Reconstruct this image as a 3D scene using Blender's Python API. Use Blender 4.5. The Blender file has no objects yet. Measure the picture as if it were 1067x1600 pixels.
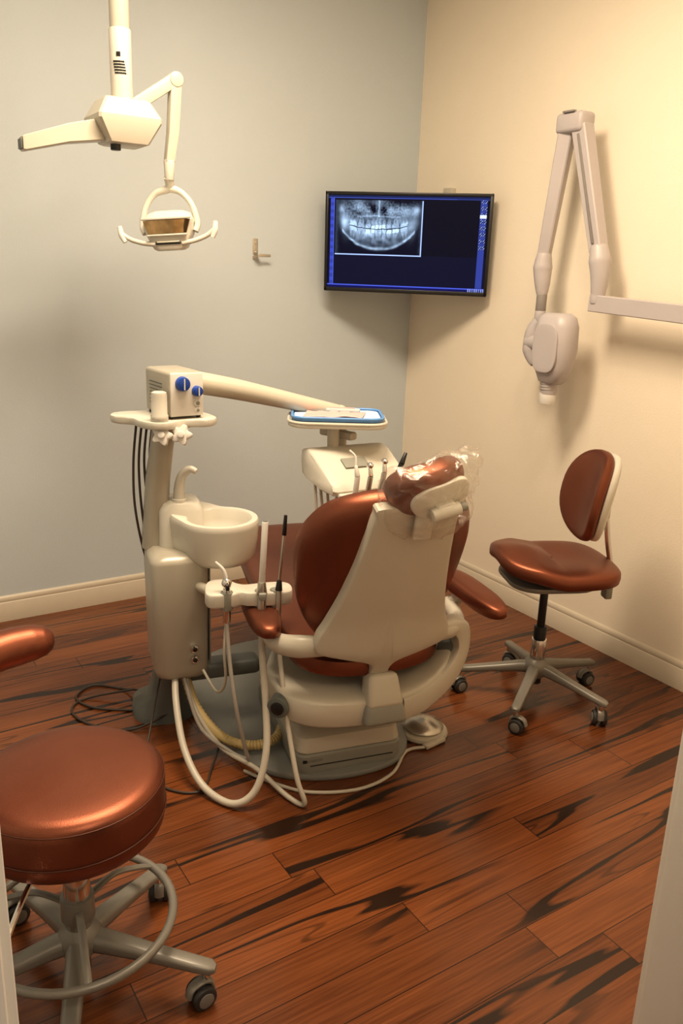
import bpy, bmesh, math, random
from mathutils import Vector, Matrix, noise
random.seed(4)
S = bpy.context.scene
S.view_settings.view_transform = 'Standard'
S.view_settings.gamma = .90
S.view_settings.exposure = .14
rad = math.radians

# ------------------------------------------------------------------ materials
def new_mat(name):
    m = bpy.data.materials.new(name); m.use_nodes = True
    nt = m.node_tree; b = nt.nodes['Principled BSDF']
    return m, nt, b
def node(nt, typ, **kw):
    n = nt.nodes.new(typ)
    for k, v in kw.items():
        setattr(n, k, v)
    return n
def L(nt, a, ai, b, bi): nt.links.new(a.outputs[ai], b.inputs[bi])
def simple(name, col, rough=.45, metal=0., var=.06, scale=14., bump=0., bscale=300., coat=0., spec=None):
    m, nt, b = new_mat(name)
    tc = node(nt, 'ShaderNodeTexCoord')
    nz = node(nt, 'ShaderNodeTexNoise'); nz.inputs['Scale'].default_value = scale; nz.inputs['Detail'].default_value = 3
    L(nt, tc, 'Object', nz, 'Vector')
    mx = node(nt, 'ShaderNodeMix', data_type='RGBA')
    c = Vector(col)
    mx.inputs[6].default_value = (*[max(0, x * (1 - var)) for x in c], 1)
    mx.inputs[7].default_value = (*[min(1, x * (1 + var)) for x in c], 1)
    L(nt, nz, 0, mx, 0); nt.links.new(mx.outputs[2], b.inputs['Base Color'])
    b.inputs['Roughness'].default_value = rough; b.inputs['Metallic'].default_value = metal
    if coat:
        b.inputs['Coat Weight'].default_value = coat; b.inputs['Coat Roughness'].default_value = .25
    if spec is not None: b.inputs['Specular IOR Level'].default_value = spec
    if bump:
        n2 = node(nt, 'ShaderNodeTexNoise'); n2.inputs['Scale'].default_value = bscale; n2.inputs['Detail'].default_value = 2
        L(nt, tc, 'Object', n2, 'Vector')
        bp = node(nt, 'ShaderNodeBump'); bp.inputs['Strength'].default_value = bump; bp.inputs['Distance'].default_value = .002
        L(nt, n2, 0, bp, 'Height'); L(nt, bp, 0, b, 'Normal')
    return m
COPPER = simple('copper_vinyl', (.235, .079, .042), .39, .82, .10, 8, .15, 450)
COPPER_D = simple('copper_vinyl_piping', (.09, .026, .012), .45, .3)
CREAM = simple('cream_plastic', (.55, .51, .42), .35, 0, .03)
CREAM_L = simple('cream_plastic_light', (.62, .59, .51), .3, 0, .03)
CABINET = simple('beige_satin_plastic', (.44, .405, .33), .35, .15, .03)
WHITEP = simple('white_plastic', (.72, .70, .65), .3, 0, .02)
XRAY = simple('pale_lilac_grey_plastic', (.49, .45, .445), .4, 0, .03)
XRAY_G = simple('warm_grey_plastic', (.26, .235, .215), .45, 0, .04)
GREY = simple('grey_plastic', (.13, .14, .125), .45, 0, .05)
PLATE = simple('floor_plate_grey', (.21, .21, .19), .42, 0, .05)
GREY_L = simple('light_grey_plastic', (.28, .28, .24), .42, 0, .05)
GREYMET = simple('grey_painted_metal', (.22, .205, .175), .38, .2, .05)
DARK = simple('black_plastic', (.012, .011, .010), .35, 0, .1)
RUBBER = simple('dark_rubber', (.03, .028, .025), .6, 0, .1)
WHEEL = simple('grey_wheel', (.20, .19, .17), .5, 0, .05)
CHROME = simple('chrome', (.75, .73, .70), .15, 1, .03)
STEEL = simple('brushed_steel', (.55, .52, .46), .30, .9, .05)
BLUE = simple('blue_plastic', (.01, .06, .34), .3, 0, .05)
BLUETRAY = simple('blue_tray_plastic', (.13, .30, .60), .35, 0, .05)
PAPER = simple('pale_blue_paper', (.50, .64, .82), .7, 0, .04)
PINK = simple('pink_paper', (.82, .42, .40), .7, 0, .06)
HOSE = simple('beige_hose', (.50, .46, .38), .4, 0, .04)
HOSE_G = simple('grey_hose', (.38, .35, .30), .4, 0, .04)
YELLOW = simple('yellowed_hose', (.56, .43, .19), .45, 0, .08)
CORD = simple('dark_cord', (.05, .035, .025), .5, 0, .1)
BASEB = simple('painted_trim', (.60, .53, .42), .4, 0, .03)
JAMB = simple('painted_door_trim', (.86, .81, .73), .45, 0, .02)
CEIL = simple('ceiling_paint', (.80, .78, .74), .8, 0, .02)
AMBER = simple('lamp_reflector', (.42, .27, .13), .08, .95, .5, 40)
WALLB = simple('blue_grey_wall_paint', (.57, .625, .65), .7, 0, .02, 3, .35, 160)
WALLC = simple('cream_wall_paint', (.86, .775, .635), .7, 0, .02, 3, .35, 160)

def film_mat():
    m, nt, b = new_mat('clear_plastic_film')
    out = nt.nodes['Material Output']
    tc = node(nt, 'ShaderNodeTexCoord'); vz = node(nt, 'ShaderNodeTexNoise'); vz.inputs['Scale'].default_value = 26; vz.inputs['Detail'].default_value = 2
    vz.inputs['Distortion'].default_value = 1.0
    L(nt, tc, 'Object', vz, 'Vector')
    bp = node(nt, 'ShaderNodeBump'); bp.inputs['Strength'].default_value = .5; bp.inputs['Distance'].default_value = .010; L(nt, vz, 0, bp, 'Height')
    tr = node(nt, 'ShaderNodeBsdfTransparent'); tr.inputs[0].default_value = (.985, .98, .97, 1)
    gl = node(nt, 'ShaderNodeBsdfGlossy'); gl.inputs['Roughness'].default_value = .34
    gl.inputs[0].default_value = (.95, .91, .84, 1); L(nt, bp, 0, gl, 'Normal')
    df = node(nt, 'ShaderNodeBsdfTranslucent'); df.inputs[0].default_value = (.9, .86, .78, 1)
    m2 = node(nt, 'ShaderNodeMixShader'); m2.inputs[0].default_value = .25; L(nt, gl, 0, m2, 1); L(nt, df, 0, m2, 2)
    lw = node(nt, 'ShaderNodeLayerWeight'); lw.inputs[0].default_value = .3; L(nt, bp, 0, lw, 'Normal')
    mp = node(nt, 'ShaderNodeMapRange'); mp.inputs[3].default_value = .06; mp.inputs[4].default_value = .42
    L(nt, lw, 'Facing', mp, 0)
    mx = node(nt, 'ShaderNodeMixShader')
    L(nt, mp, 0, mx, 0); L(nt, tr, 0, mx, 1); L(nt, m2, 0, mx, 2); L(nt, mx, 0, out, 0)
    return m
FILM = film_mat()

def floor_mat():
    m, nt, b = new_mat('tigerwood_planks')
    W, LEN = .118, 1.25
    tc = node(nt, 'ShaderNodeNewGeometry')
    sp = node(nt, 'ShaderNodeSeparateXYZ'); L(nt, tc, 'Position', sp, 0)
    def M(op, a, bb=None, c=None, clamp=False):
        n = node(nt, 'ShaderNodeMath', operation=op); n.use_clamp = clamp
        for i, v in enumerate((a, bb, c)):
            if v is None: continue
            if isinstance(v, (int, float)): n.inputs[i].default_value = v
            else: nt.links.new(v, n.inputs[i])
        return n.outputs[0]
    def comb(x, y, z=None):
        n = node(nt, 'ShaderNodeCombineXYZ')
        for i, v in enumerate((x, y, z)):
            if v is not None: nt.links.new(v, n.inputs[i])
        return n
    def nz(vec, scale, det, ro=.5, dist=0.):
        n = node(nt, 'ShaderNodeTexNoise'); n.inputs['Scale'].default_value = scale; n.inputs['Detail'].default_value = det
        n.inputs['Roughness'].default_value = ro; n.inputs['Distortion'].default_value = dist
        L(nt, vec, 0, n, 'Vector'); return n.outputs[0]
    X, Y = sp.outputs[0], sp.outputs[1]
    yy = M('DIVIDE', M('ADD', Y, 2.314 + 10 * W), W)
    row = M('FLOOR', yy); fy = M('FRACT', yy)
    wn = node(nt, 'ShaderNodeTexWhiteNoise', noise_dimensions='1D'); nt.links.new(row, wn.inputs['W'])
    xx = M('ADD', M('DIVIDE', M('ADD', X, 1.815), LEN), M('MULTIPLY', wn.outputs[0], 3.0))
    col = M('FLOOR', xx); fx = M('FRACT', xx)
    w2 = node(nt, 'ShaderNodeTexWhiteNoise', noise_dimensions='2D'); L(nt, comb(row, col), 0, w2, 'Vector')
    rnd = w2.outputs[0]
    pair = M('FLOOR', M('MULTIPLY', rnd, 2.0))
    c1 = comb(M('ADD', M('MULTIPLY', X, .50), M('MULTIPLY', pair, 7.3)), M('ADD', M('MULTIPLY', Y, 6.0), M('MULTIPLY', pair, 3.1)))
    n1 = nz(c1, 1.0, 3.0, .42, .0)
    line = M('MULTIPLY', M('SUBTRACT', 1., M('DIVIDE', M('ABSOLUTE', M('SUBTRACT', n1, .50)), .021)), 2.4, clamp=True)
    line2 = M('MULTIPLY', M('SUBTRACT', 1., M('DIVIDE', M('ABSOLUTE', M('SUBTRACT', n1, .565)), .007)), 1.5, clamp=True)
    blot = M('DIVIDE', M('SUBTRACT', n1, .66), .02, clamp=True)
    c2 = comb(M('ADD', M('MULTIPLY', X, .45), M('MULTIPLY', pair, 5.)), M('MULTIPLY', Y, 1.8))
    gate = M('DIVIDE', M('SUBTRACT', nz(c2, 1.3, 2), .46), .06, clamp=True)
    fine = nz(comb(M('ADD', M('MULTIPLY', X, 4.0), M('MULTIPLY', rnd, 11.)), M('MULTIPLY', Y, 130.0)), 1., 6, .6)
    mid = nz(comb(M('ADD', M('MULTIPLY', X, 1.2), M('MULTIPLY', rnd, 23.)), M('MULTIPLY', Y, 26.0)), 1., 3)
    fig = M('MULTIPLY', M('MAXIMUM', M('MAXIMUM', line, M('MULTIPLY', line2, .5)), blot), gate)
    fig = M('MULTIPLY', fig, M('ADD', .78, M('MULTIPLY', fine, .32)), clamp=True)
    base = node(nt, 'ShaderNodeMix', data_type='RGBA')
    base.inputs[6].default_value = (.050, .0125, .0040, 1); base.inputs[7].default_value = (.310, .100, .027, 1)
    t = M('ADD', M('MULTIPLY', rnd, .32), M('ADD', M('MULTIPLY', M('SUBTRACT', fine, .5), .9), M('MULTIPLY', mid, .52)), clamp=True)
    nt.links.new(t, base.inputs[0])
    dk = node(nt, 'ShaderNodeMix', data_type='RGBA')
    nt.links.new(fig, dk.inputs[0]); nt.links.new(base.outputs[2], dk.inputs[6])
    dk.inputs[7].default_value = (.013, .006, .0035, 1)
    s1 = M('LESS_THAN', M('MINIMUM', fy, M('SUBTRACT', 1., fy)), .014)
    s2 = M('LESS_THAN', M('MINIMUM', fx, M('SUBTRACT', 1., fx)), .0014)
    seam = M('MAXIMUM', s1, s2)
    sm = node(nt, 'ShaderNodeMix', data_type='RGBA')
    nt.links.new(M('MULTIPLY', seam, .75), sm.inputs[0]); nt.links.new(dk.outputs[2], sm.inputs[6]); sm.inputs[7].default_value = (.010, .004, .002, 1)
    nt.links.new(sm.outputs[2], b.inputs['Base Color'])
    nt.links.new(M('ADD', .16, M('MULTIPLY', fine, .13)), b.inputs['Roughness'])
    bp = node(nt, 'ShaderNodeBump'); bp.inputs['Strength'].default_value = .10; bp.inputs['Distance'].default_value = .002
    nt.links.new(M('SUBTRACT', M('MULTIPLY', fine, .35), seam), bp.inputs['Height'])
    L(nt, bp, 0, b, 'Normal')
    return m
FLOOR = floor_mat()

# ------------------------------------------------------------------ geometry kit
def catmull(pts, n=8, closed=False):
    P = [Vector(p) for p in pts]; out = []
    N = len(P)
    rng = range(N if closed else N - 1)
    for i in rng:
        if closed: a, b, c, d = P[(i - 1) % N], P[i], P[(i + 1) % N], P[(i + 2) % N]
        else: a, b, c, d = P[max(i - 1, 0)], P[i], P[i + 1], P[min(i + 2, N - 1)]
        for k in range(n):
            t = k / n
            out.append(.5 * ((2 * b) + (c - a) * t + (2 * a - 5 * b + 4 * c - d) * t * t + (3 * b - a - 3 * c + d) * t ** 3))
    if not closed: out.append(P[-1].copy())
    return out
def sm2(pts, n=6):
    return [tuple(p)[:2] for p in catmull([(p[0], p[1], 0) for p in pts], n, True)]
def rrect(w, h, r, n=5):
    o = []
    for cx, cy, a0 in ((w / 2 - r, h / 2 - r, 0), (-w / 2 + r, h / 2 - r, 90), (-w / 2 + r, -h / 2 + r, 180), (w / 2 - r, -h / 2 + r, 270)):
        for k in range(n + 1):
            a = rad(a0 + 90 * k / n); o.append((cx + r * math.cos(a), cy + r * math.sin(a)))
    return o
def ell(rx, ry, n=40, p=2.):
    o = []
    for k in range(n):
        a = 2 * math.pi * k / n; c, s = math.cos(a), math.sin(a)
        o.append((rx * math.copysign(abs(c) ** (2 / p), c), ry * math.copysign(abs(s) ** (2 / p), s)))
    return o
def TM(loc=(0, 0, 0), rx=0, ry=0, rz=0):
    return Matrix.Translation(loc) @ Matrix.Rotation(rad(rz), 4, 'Z') @ Matrix.Rotation(rad(ry), 4, 'Y') @ Matrix.Rotation(rad(rx), 4, 'X')
def axisM(p0, p1):
    p0, p1 = Vector(p0), Vector(p1)
    q = (p1 - p0).to_track_quat('Z', 'Y')
    return Matrix.Translation(p0) @ q.to_matrix().to_4x4(), (p1 - p0).length

class G:
    def __init__(s): s.v = []; s.f = []; s.m = []; s.sm = []; s.mats = []
    def mi(s, mat):
        if mat not in s.mats: s.mats.append(mat)
        return s.mats.index(mat)
    def add(s, vs, fs, mat, smooth=True, M=None):
        o = len(s.v); i = s.mi(mat)
        for p in vs:
            p = Vector(p)
            if len(p) == 2: p = p.to_3d()
            s.v.append(M @ p if M else p)
        for f in fs: s.f.append(tuple(o + k for k in f)); s.m.append(i); s.sm.append(smooth)
        return s
    def bm(s, bm, mat, M=None, smooth=True):
        bm.verts.ensure_lookup_table(); bm.verts.index_update()
        s.add([v.co.copy() for v in bm.verts], [[v.index for v in f.verts] for f in bm.faces], mat, smooth, M); bm.free(); return s
    def box(s, size, c, mat, bev=.006, seg=2, M=None, rot=(0, 0, 0), taper=1.):
        b = bmesh.new(); bmesh.ops.create_cube(b, size=1)
        for v in b.verts:
            k = taper if v.co.z > 0 else 1
            v.co = Vector((v.co.x * size[0] * k, v.co.y * size[1] * k, v.co.z * size[2]))
        bev = min(bev, min(size) * .45)
        if bev > 0: bmesh.ops.bevel(b, geom=b.edges[:], offset=bev, segments=seg, affect='EDGES', profile=.5)
        T = TM(c, *rot)
        return s.bm(b, mat, (M @ T) if M else T, smooth=True)
    def slab(s, outer, inner, y0, y1, mat, warp, bev=.012):
        n = len(outer); rings = []
        for k in range(n):
            o, i_ = Vector(outer[k]), Vector(inner[k]); d = (o - i_); w_ = d.length; d.normalize()
            b = min(bev, w_ * .4); r_ = []
            for q, y in ((0, y1 - b), (b * .3, y1 - b * .3), (b, y1), (w_ - b, y1), (w_ - b * .3, y1 - b * .3), (w_, y1 - b), (w_, y0 + b), (w_ - b * .3, y0 + b * .3), (w_ - b, y0), (b, y0), (b * .3, y0 + b * .3), (0, y0 + b)):
                p = i_ + d * q; r_.append(warp(Vector((p.x, y, p.y))))
            rings.append(r_)
        return s.loft(rings, mat)
    def lathe(s, prof, mat, M=None, seg=32):
        vs, fs = [], []
        for r, z in prof:
            for k in range(seg):
                a = 2 * math.pi * k / seg; vs.append((r * math.cos(a), r * math.sin(a), z))
        for i in range(len(prof) - 1):
            for k in range(seg):
                k2 = (k + 1) % seg
                fs.append((i * seg + k, i * seg + k2, (i + 1) * seg + k2, (i + 1) * seg + k))
        if prof[0][0] > 1e-6: fs.append(tuple(reversed(range(seg))))
        if prof[-1][0] > 1e-6: fs.append(tuple((len(prof) - 1) * seg + k for k in range(seg)))
        return s.add(vs, fs, mat, True, M)
    def cyl(s, p0, p1, r0, mat, r1=None, seg=24, bev=None, M=None):
        if r1 is None: r1 = r0
        A, h = axisM(p0, p1); b = bev if bev is not None else min(.003, r0 * .3, r1 * .3, h * .3)
        if M: A = M @ A
        return s.lathe([(0, 0), (r0 - b, 0), (r0 - b * .3, b * .3), (r0, b), (r1, h - b), (r1 - b * .3, h - b * .3), (r1 - b, h), (0, h)], mat, A, seg)
    def tube(s, pts, r, mat, n=8, seg=10, closed=False, flat=1., M=None, up=None, sm=True):
        P = catmull(pts, n, closed) if n > 1 else [Vector(p) for p in pts]
        N = len(P); nr = []
        for i in range(N):
            if isinstance(r, (list, tuple)):
                t = i / max(1, N - 1) * (len(r) - 1); k = min(int(t), len(r) - 2); nr.append(r[k] + (r[k + 1] - r[k]) * (t - k))
            else: nr.append(r)
        T = []
        for i in range(N):
            if closed: d = P[(i + 1) % N] - P[i - 1]
            else: d = P[min(i + 1, N - 1)] - P[max(i - 1, 0)]
            T.append(d.normalized() if d.length > 1e-9 else Vector((0, 0, 1)))
        u = Vector(up) if up else (Vector((0, 0, 1)) if abs(T[0].z) < .9 else Vector((1, 0, 0)))
        u = (u - T[0] * u.dot(T[0])).normalized()
        vs, fs = [], []
        for i in range(N):
            if up: u = Vector(up)
            u = (u - T[i] * u.dot(T[i])).normalized(); w = T[i].cross(u)
            for k in range(seg):
                a = 2 * math.pi * k / seg
                vs.append(P[i] + (u * math.cos(a) * flat + w * math.sin(a)) * nr[i])
        for i in range(N if closed else N - 1):
            j = (i + 1) % N
            for k in range(seg):
                k2 = (k + 1) % seg; fs.append((i * seg + k, i * seg + k2, j * seg + k2, j * seg + k))
        if not closed: fs.append(tuple(reversed(range(seg)))); fs.append(tuple((N - 1) * seg + k for k in range(seg)))
        return s.add(vs, fs, mat, True, M)
    def loft(s, rings, mat, M=None, sm=True):
        n = len(rings[0]); vs = [p for r in rings for p in r]; fs = []
        for i in range(len(rings) - 1):
            for k in range(n):
                k2 = (k + 1) % n; fs.append((i * n + k, i * n + k2, (i + 1) * n + k2, (i + 1) * n + k))
        fs.append(tuple(reversed(range(n)))); fs.append(tuple((len(rings) - 1) * n + k for k in range(n)))
        return s.add(vs, fs, mat, sm, M)
    def ball(s, c, rr, mat, M=None, seg=20):
        if isinstance(rr, (int, float)): rr = (rr,) * 3
        prof = [(math.cos(rad(a)), math.sin(rad(a))) for a in range(-90, 91, 12)]
        prof[0] = (0, -1); prof[-1] = (0, 1)
        T = Matrix.Translation(c) @ Matrix.Diagonal((*rr, 1))
        return s.lathe(prof, mat, (M @ T) if M else T, seg)
    def cushion(s, out, t, mat, M=None, e=.55, K=8, t2=None, warp=None, zc=0.):
        t2 = t if t2 is None else t2; n = len(out)
        cx = sum(p[0] for p in out) / n; cy = sum(p[1] for p in out) / n
        vs, fs = [], []; rings = []
        for j in range(-K, K + 1):
            th = math.pi / 2 * j / K; sc = max(0, math.cos(th)) ** e; zz = math.copysign(abs(math.sin(th)) ** e, th) * (t if j > 0 else t2)
            if abs(j) == K: sc = .0
            rings.append((sc, zz))
        full = []
        for i, (sc, zz) in enumerate(rings):
            if i == 0: full += [(0, zz)] + [(q * rings[1][0], zz * 1.0 + (rings[1][1] - zz) * q ** 2.2) for q in (.3, .6, .85)]
            elif i == len(rings) - 1:
                pr = rings[-2]; full += [(q * pr[0], zz + (pr[1] - zz) * q ** 2.2) for q in (.85, .6, .3)] + [(0, zz)]
            else: full.append((sc, zz))
        for sc, zz in full:
            for p in out:
                v = Vector((cx + (p[0] - cx) * sc, cy + (p[1] - cy) * sc, zc + zz))
                vs.append(warp(v) if warp else v)
        for i in range(len(full) - 1):
            for k in range(n):
                k2 = (k + 1) % n; fs.append((i * n + k, i * n + k2, (i + 1) * n + k2, (i + 1) * n + k))
        s.add(vs, fs, mat, True, M); return s
    def plate(s, out, z0, z1, mat, bev=.004, M=None):
        n = len(out); cx = sum(p[0] for p in out) / n; cy = sum(p[1] for p in out) / n
        def ring(ins, z):
            r = []
            for p in out:
                d = Vector((p[0] - cx, p[1] - cy)); l = d.length; d = d * ((l - ins) / l if l > 1e-6 else 1)
                r.append(Vector((cx + d.x, cy + d.y, z)))
            return r
        return s.loft([ring(bev, z0), ring(bev * .3, z0 + bev * .3), ring(0, z0 + bev), ring(0, z1 - bev), ring(bev * .3, z1 - bev * .3), ring(bev, z1)], mat, M)

ROOTM = {}
def root(name, M, label, category, **props):
    o = bpy.data.objects.new(name, None); o.empty_display_size = .1
    S.collection.objects.link(o); o.matrix_world = M; ROOTM[o.name] = M.copy()
    o['label'] = label; o['category'] = category
    for k, v in props.items(): o[k] = v
    return o
def fin(g, name, parent=None, W=None, label=None, category=None, kind=None, angle=40, origin=None):
    W = W or Matrix()
    top = parent
    while top is not None and top.parent is not None: top = top.parent
    inv = ROOTM[top.name].inverted() @ W if top is not None else W
    me = bpy.data.meshes.new(name)
    me.from_pydata([inv @ v for v in g.v], [], g.f)
    for m in g.mats: me.materials.append(m)
    me.polygons.foreach_set('material_index', g.m); me.polygons.foreach_set('use_smooth', g.sm)
    b = bmesh.new(); b.from_mesh(me)
    bmesh.ops.remove_doubles(b, verts=b.verts, dist=1e-5)
    bmesh.ops.recalc_face_normals(b, faces=b.faces); b.to_mesh(me); b.free()
    try: me.set_sharp_from_angle(angle=rad(angle))
    except Exception: pass
    o = bpy.data.objects.new(name, me); S.collection.objects.link(o)
    if origin is not None and top is None: o.location = origin
    if parent is not None: o.parent = parent
    if label: o['label'] = label
    if category: o['category'] = category
    if kind: o['kind'] = kind
    return o

# ------------------------------------------------------------------ camera
cam = bpy.data.cameras.new('camera'); co = bpy.data.objects.new('camera', cam); S.collection.objects.link(co)
f = Vector((.5243, .8039, -.2811)).normalized(); r = Vector((.8425, -.5374, .0351)); r = (r - f * r.dot(f)).normalized()
u = r.cross(f)
Mx = Matrix(((r.x, u.x, -f.x, -2.946), (r.y, u.y, -f.y, -3.872), (r.z, u.z, -f.z, 1.65), (0, 0, 0, 1)))
co.matrix_world = Mx
cam.sensor_fit = 'VERTICAL'; cam.sensor_height = 36; cam.lens = 28.8; cam.clip_start = .02
S.camera = co

# ------------------------------------------------------------------ room
XL, YF, H = -3.6, -3.3, 3.2
def sbox(name, lo, hi, mat, bev=0):
    g = G(); c = [(a + b) / 2 for a, b in zip(lo, hi)]; sz = [b - a for a, b in zip(lo, hi)]
    g.box(sz, (0, 0, 0), mat, bev); return fin(g, name, origin=c, kind='structure')
sbox('floor', (XL - .1, -5.0, -.06), (.1, .1, 0), FLOOR)
sbox('ceiling', (XL - .1, -5.0, H), (.1, .1, H + .08), CEIL)
sbox('wall_back', (XL - .1, 0, 0), (.1, .1, H), WALLB)
sbox('wall_right', (0, -5.0, 0), (.1, 0, H), WALLC)
sbox('wall_left', (XL - .1, -5.0, 0), (XL, 0, H), WALLB)
DX0, DX1 = -2.905, -1.965
g = G()
for lo, hi in (((XL, YF - .12, 0), (DX0, YF, H)), ((DX1, YF - .12, 0), (0, YF, H)), ((DX0, YF - .12, 2.12), (DX1, YF, H))):
    g.box([b - a for a, b in zip(lo, hi)], [(a + b) / 2 for a, b in zip(lo, hi)], WALLC, 0)
fin(g, 'wall_front', kind='structure')
for nm, a, b in (('trim_1', DX1 - .02, DX1), ('trim_2', DX0, DX0 + .02)):
    g = G(); s = 1 if nm == 'trim_1' else -1; e = DX1 if s > 0 else DX0
    g.box((.02, .13, 2.12), ((a + b) / 2, YF - .06, 1.06), JAMB, .003)
    g.box((.075, .018, 2.18), (e + s * .025, YF + .010, 1.09), JAMB, .005)
    g.box((.075, .018, 2.18), (e + s * .025, YF - .130, 1.09), JAMB, .005)
    fin(g, nm, kind='structure')
def baseboard(name, p0, p1, nrm):
    g = G(); p0, p1, n = Vector(p0), Vector(p1), Vector(nrm)
    prof = [(0, 0), (.016, 0), (.016, .090), (.011, .096), (.013, .104), (.010, .114), (.006, .122), (0, .125)]
    r0 = [p0 + n * a + Vector((0, 0, z)) for a, z in prof]; r1 = [p1 + n * a + Vector((0, 0, z)) for a, z in prof]
    g.loft([r0, r1], BASEB, sm=False); fin(g, name, kind='structure')
baseboard('baseboard_back', (XL, 0, 0), (-.016, 0, 0), (0, -1, 0))
baseboard('baseboard_right', (0, 0, 0), (0, YF, 0), (-1, 0, 0))

# ------------------------------------------------------------------ lights
def area(name, loc, size, power, col, rot=(0, 0, 0)):
    l = bpy.data.lights.new(name, 'AREA'); l.shape = 'RECTANGLE'; l.size, l.size_y = size; l.energy = power; l.color = col
    o = bpy.data.objects.new(name, l); S.collection.objects.link(o); o.location = loc; o.rotation_euler = [rad(a) for a in rot]
WARM = (1, .82, .615)
area('ceiling_light_main', (-1.9, -1.7, 3.16), (1.1, .5), 74, WARM)
area('ceiling_fill_light', (-1.3, -2.4, 3.16), (.4, .4), 17, WARM)  # weaker unseen lamp, added as soft fill
area('hallway_light', (-2.3, -4.5, 3.0), (.6, .6), 32, (1, .83, .64))
w = bpy.data.worlds.new('world'); S.world = w; w.use_nodes = True
w.node_tree.nodes['Background'].inputs[0].default_value = (1, .82, .62, 1); w.node_tree.nodes['Background'].inputs[1].default_value = .06

# chair frame
CF = Matrix.Translation((-1.49, -1.81, 0)) @ Matrix.Rotation(rad(-13), 4, 'Z')

# ------------------------------------------------------------------ dental chair
ch = root('dental_chair', CF @ Matrix.Translation((0, .35, 0)), 'copper vinyl dental chair with cream shell, reclined back and headrest', 'dental chair')
g = G()
g.plate(sm2([(-.12, -.085), (.14, -.04), (.24, .2), (.22, .7), (.1, .98), (-.2, 1.0), (-.45, .85), (-.53, .62), (-.46, .3), (-.34, .02)], 8), 0, .024, PLATE, .008)
fin(g, 'floor_plate', ch, CF)
g = G()
def ring_rr(w, d, r, z, cx=0, cy=0, n=5): return [Vector((cx + p[0], cy + p[1], z)) for p in rrect(w, d, r, n)]
g.loft([ring_rr(.37, .55, .035, .024, -.055, .22), ring_rr(.38, .56, .035, .04, -.055, .22), ring_rr(.38, .56, .035, .090, -.055, .22), ring_rr(.365, .545, .03, .096, -.055, .22)], GREY_L)
g.loft([ring_rr(.355, .535, .03, .094, -.055, .22), ring_rr(.355, .535, .03, .102, -.055, .22)], DARK)  # black ring puts the gap's shade between the tiers into colour
g.loft([ring_rr(.372, .552, .035, .100, -.055, .22), ring_rr(.375, .555, .035, .106, -.055, .22), ring_rr(.36, .54, .035, .150, -.055, .225), ring_rr(.345, .525, .03, .157, -.055, .23), ring_rr(.27, .40, .03, .195, -.055, .26)], CREAM)
g.loft([ring_rr(.24, .40, .03, .18, -.05, .26), ring_rr(.23, .38, .03, .27, -.04, .26)], GREY_L)
g.box((.07, .004, .012), (-.19, -.058, .073), DARK, .001)
g.box((.30, .004, .003), (-.05, -.0595, .055), DARK, 0)
fin(g, 'pedestal', ch, CF, angle=30)
g = G()
def wf(v):
    v = v.copy(); k = (abs(v.x) / .31) ** 2.4
    v.z += (.125 if v.x > 0 else .015) * k * max(0, 1 - max(0, v.y - .1) * 2.5); return v
o = sm2([(0, -.165), (.2, -.145), (.30, -.06), (.315, .10), (.24, .3), (.15, .5), (-.15, .5), (-.24, .3), (-.315, .10), (-.30, -.06), (-.2, -.145)])
g.cushion(o, .055, CREAM, e=.26, zc=.285, warp=wf)
fin(g, 'seat_frame', ch, CF)
g = G()
outer = [tuple(p)[:2] for p in catmull([(.19, .555, 0), (.29, .555, 0), (.345, .52, 0), (.358, .45, 0), (.338, .38, 0), (.28, .315, 0), (.18, .262, 0), (.08, .240, 0)], 6)]
inner = [tuple(p)[:2] for p in catmull([(.19, .515, 0), (.255, .510, 0), (.285, .490, 0), (.295, .450, 0), (.278, .415, 0), (.23, .375, 0), (.15, .340, 0), (.08, .325, 0)], 6)]
g.slab(outer, inner, -.175, -.105, CREAM, lambda v: Vector((v.x, v.y + .085 * (v.x / .35) ** 2.2, v.z)))
fin(g, 'side_arm', ch, CF, 'flat sweeping cream side arm')
g = G()
g.box((.125, .09, .11), (.01, -.135, .355), CREAM, .016, 3, rot=(-14, 0, 0), taper=.8)
g.box((.15, .08, .075), (.01, -.155, .285), GREY_L, .016, 3, rot=(-8, 0, 0), taper=.85)
fin(g, 'hinge_cover', ch, CF, 'angular grey and cream hinge cover')
for sx, pz, py in ((-1, .300, -.035), (1, .42, -.03)):
    g = G(); p = Vector((sx * .300, py, pz))
    g.cyl(p - Vector((sx * .02, -.015, 0)), p + Vector((sx * .022, -.040, 0)), .036, GREY)
    g.cyl(p + Vector((sx * .018, -.036, 0)), p + Vector((sx * .026, -.046, 0)), .022, DARK)
    fin(g, 'pivot_cap', ch, CF)
g = G()
def ws(v):
    v = v.copy(); v.z += .03 * (abs(v.x) / .27) ** 2 + .05 * max(0, (v.y - .55) / .5) ** 2 + .03 * min(1, max(0, v.y / .3)); return v
o = sm2([(0, -.125), (.2, -.10), (.265, .03), (.27, .35), (.25, .7), (.22, .98), (.12, 1.09), (-.12, 1.09), (-.22, .98), (-.25, .7), (-.27, .35), (-.265, .03), (-.2, -.10)])
g.cushion(o, .052, COPPER, e=.45, zc=.425, warp=ws)
seat = fin(g, 'seat', ch, CF)
g = G()
g.cushion([(p[0] * .88, .10 + p[1] * .89) for p in o], .03, CREAM, e=.35, zc=.375, warp=ws)
fin(g, 'seat_shell', ch, CF)
BM = Matrix(((1, 0, 0, 0), (0, -.368, -.93, -.12), (0, .93, -.368, .45), (0, 0, 0, 1)))
hw = [(.03, .14), (.07, .205), (.15, .25), (.27, .277), (.40, .28), (.50, .25), (.57, .20), (.615, .12), (.63, .04)]
ob = sm2([(w_, y_) for y_, w_ in hw] + [(-w_, y_) for y_, w_ in reversed(hw)], 4)
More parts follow.
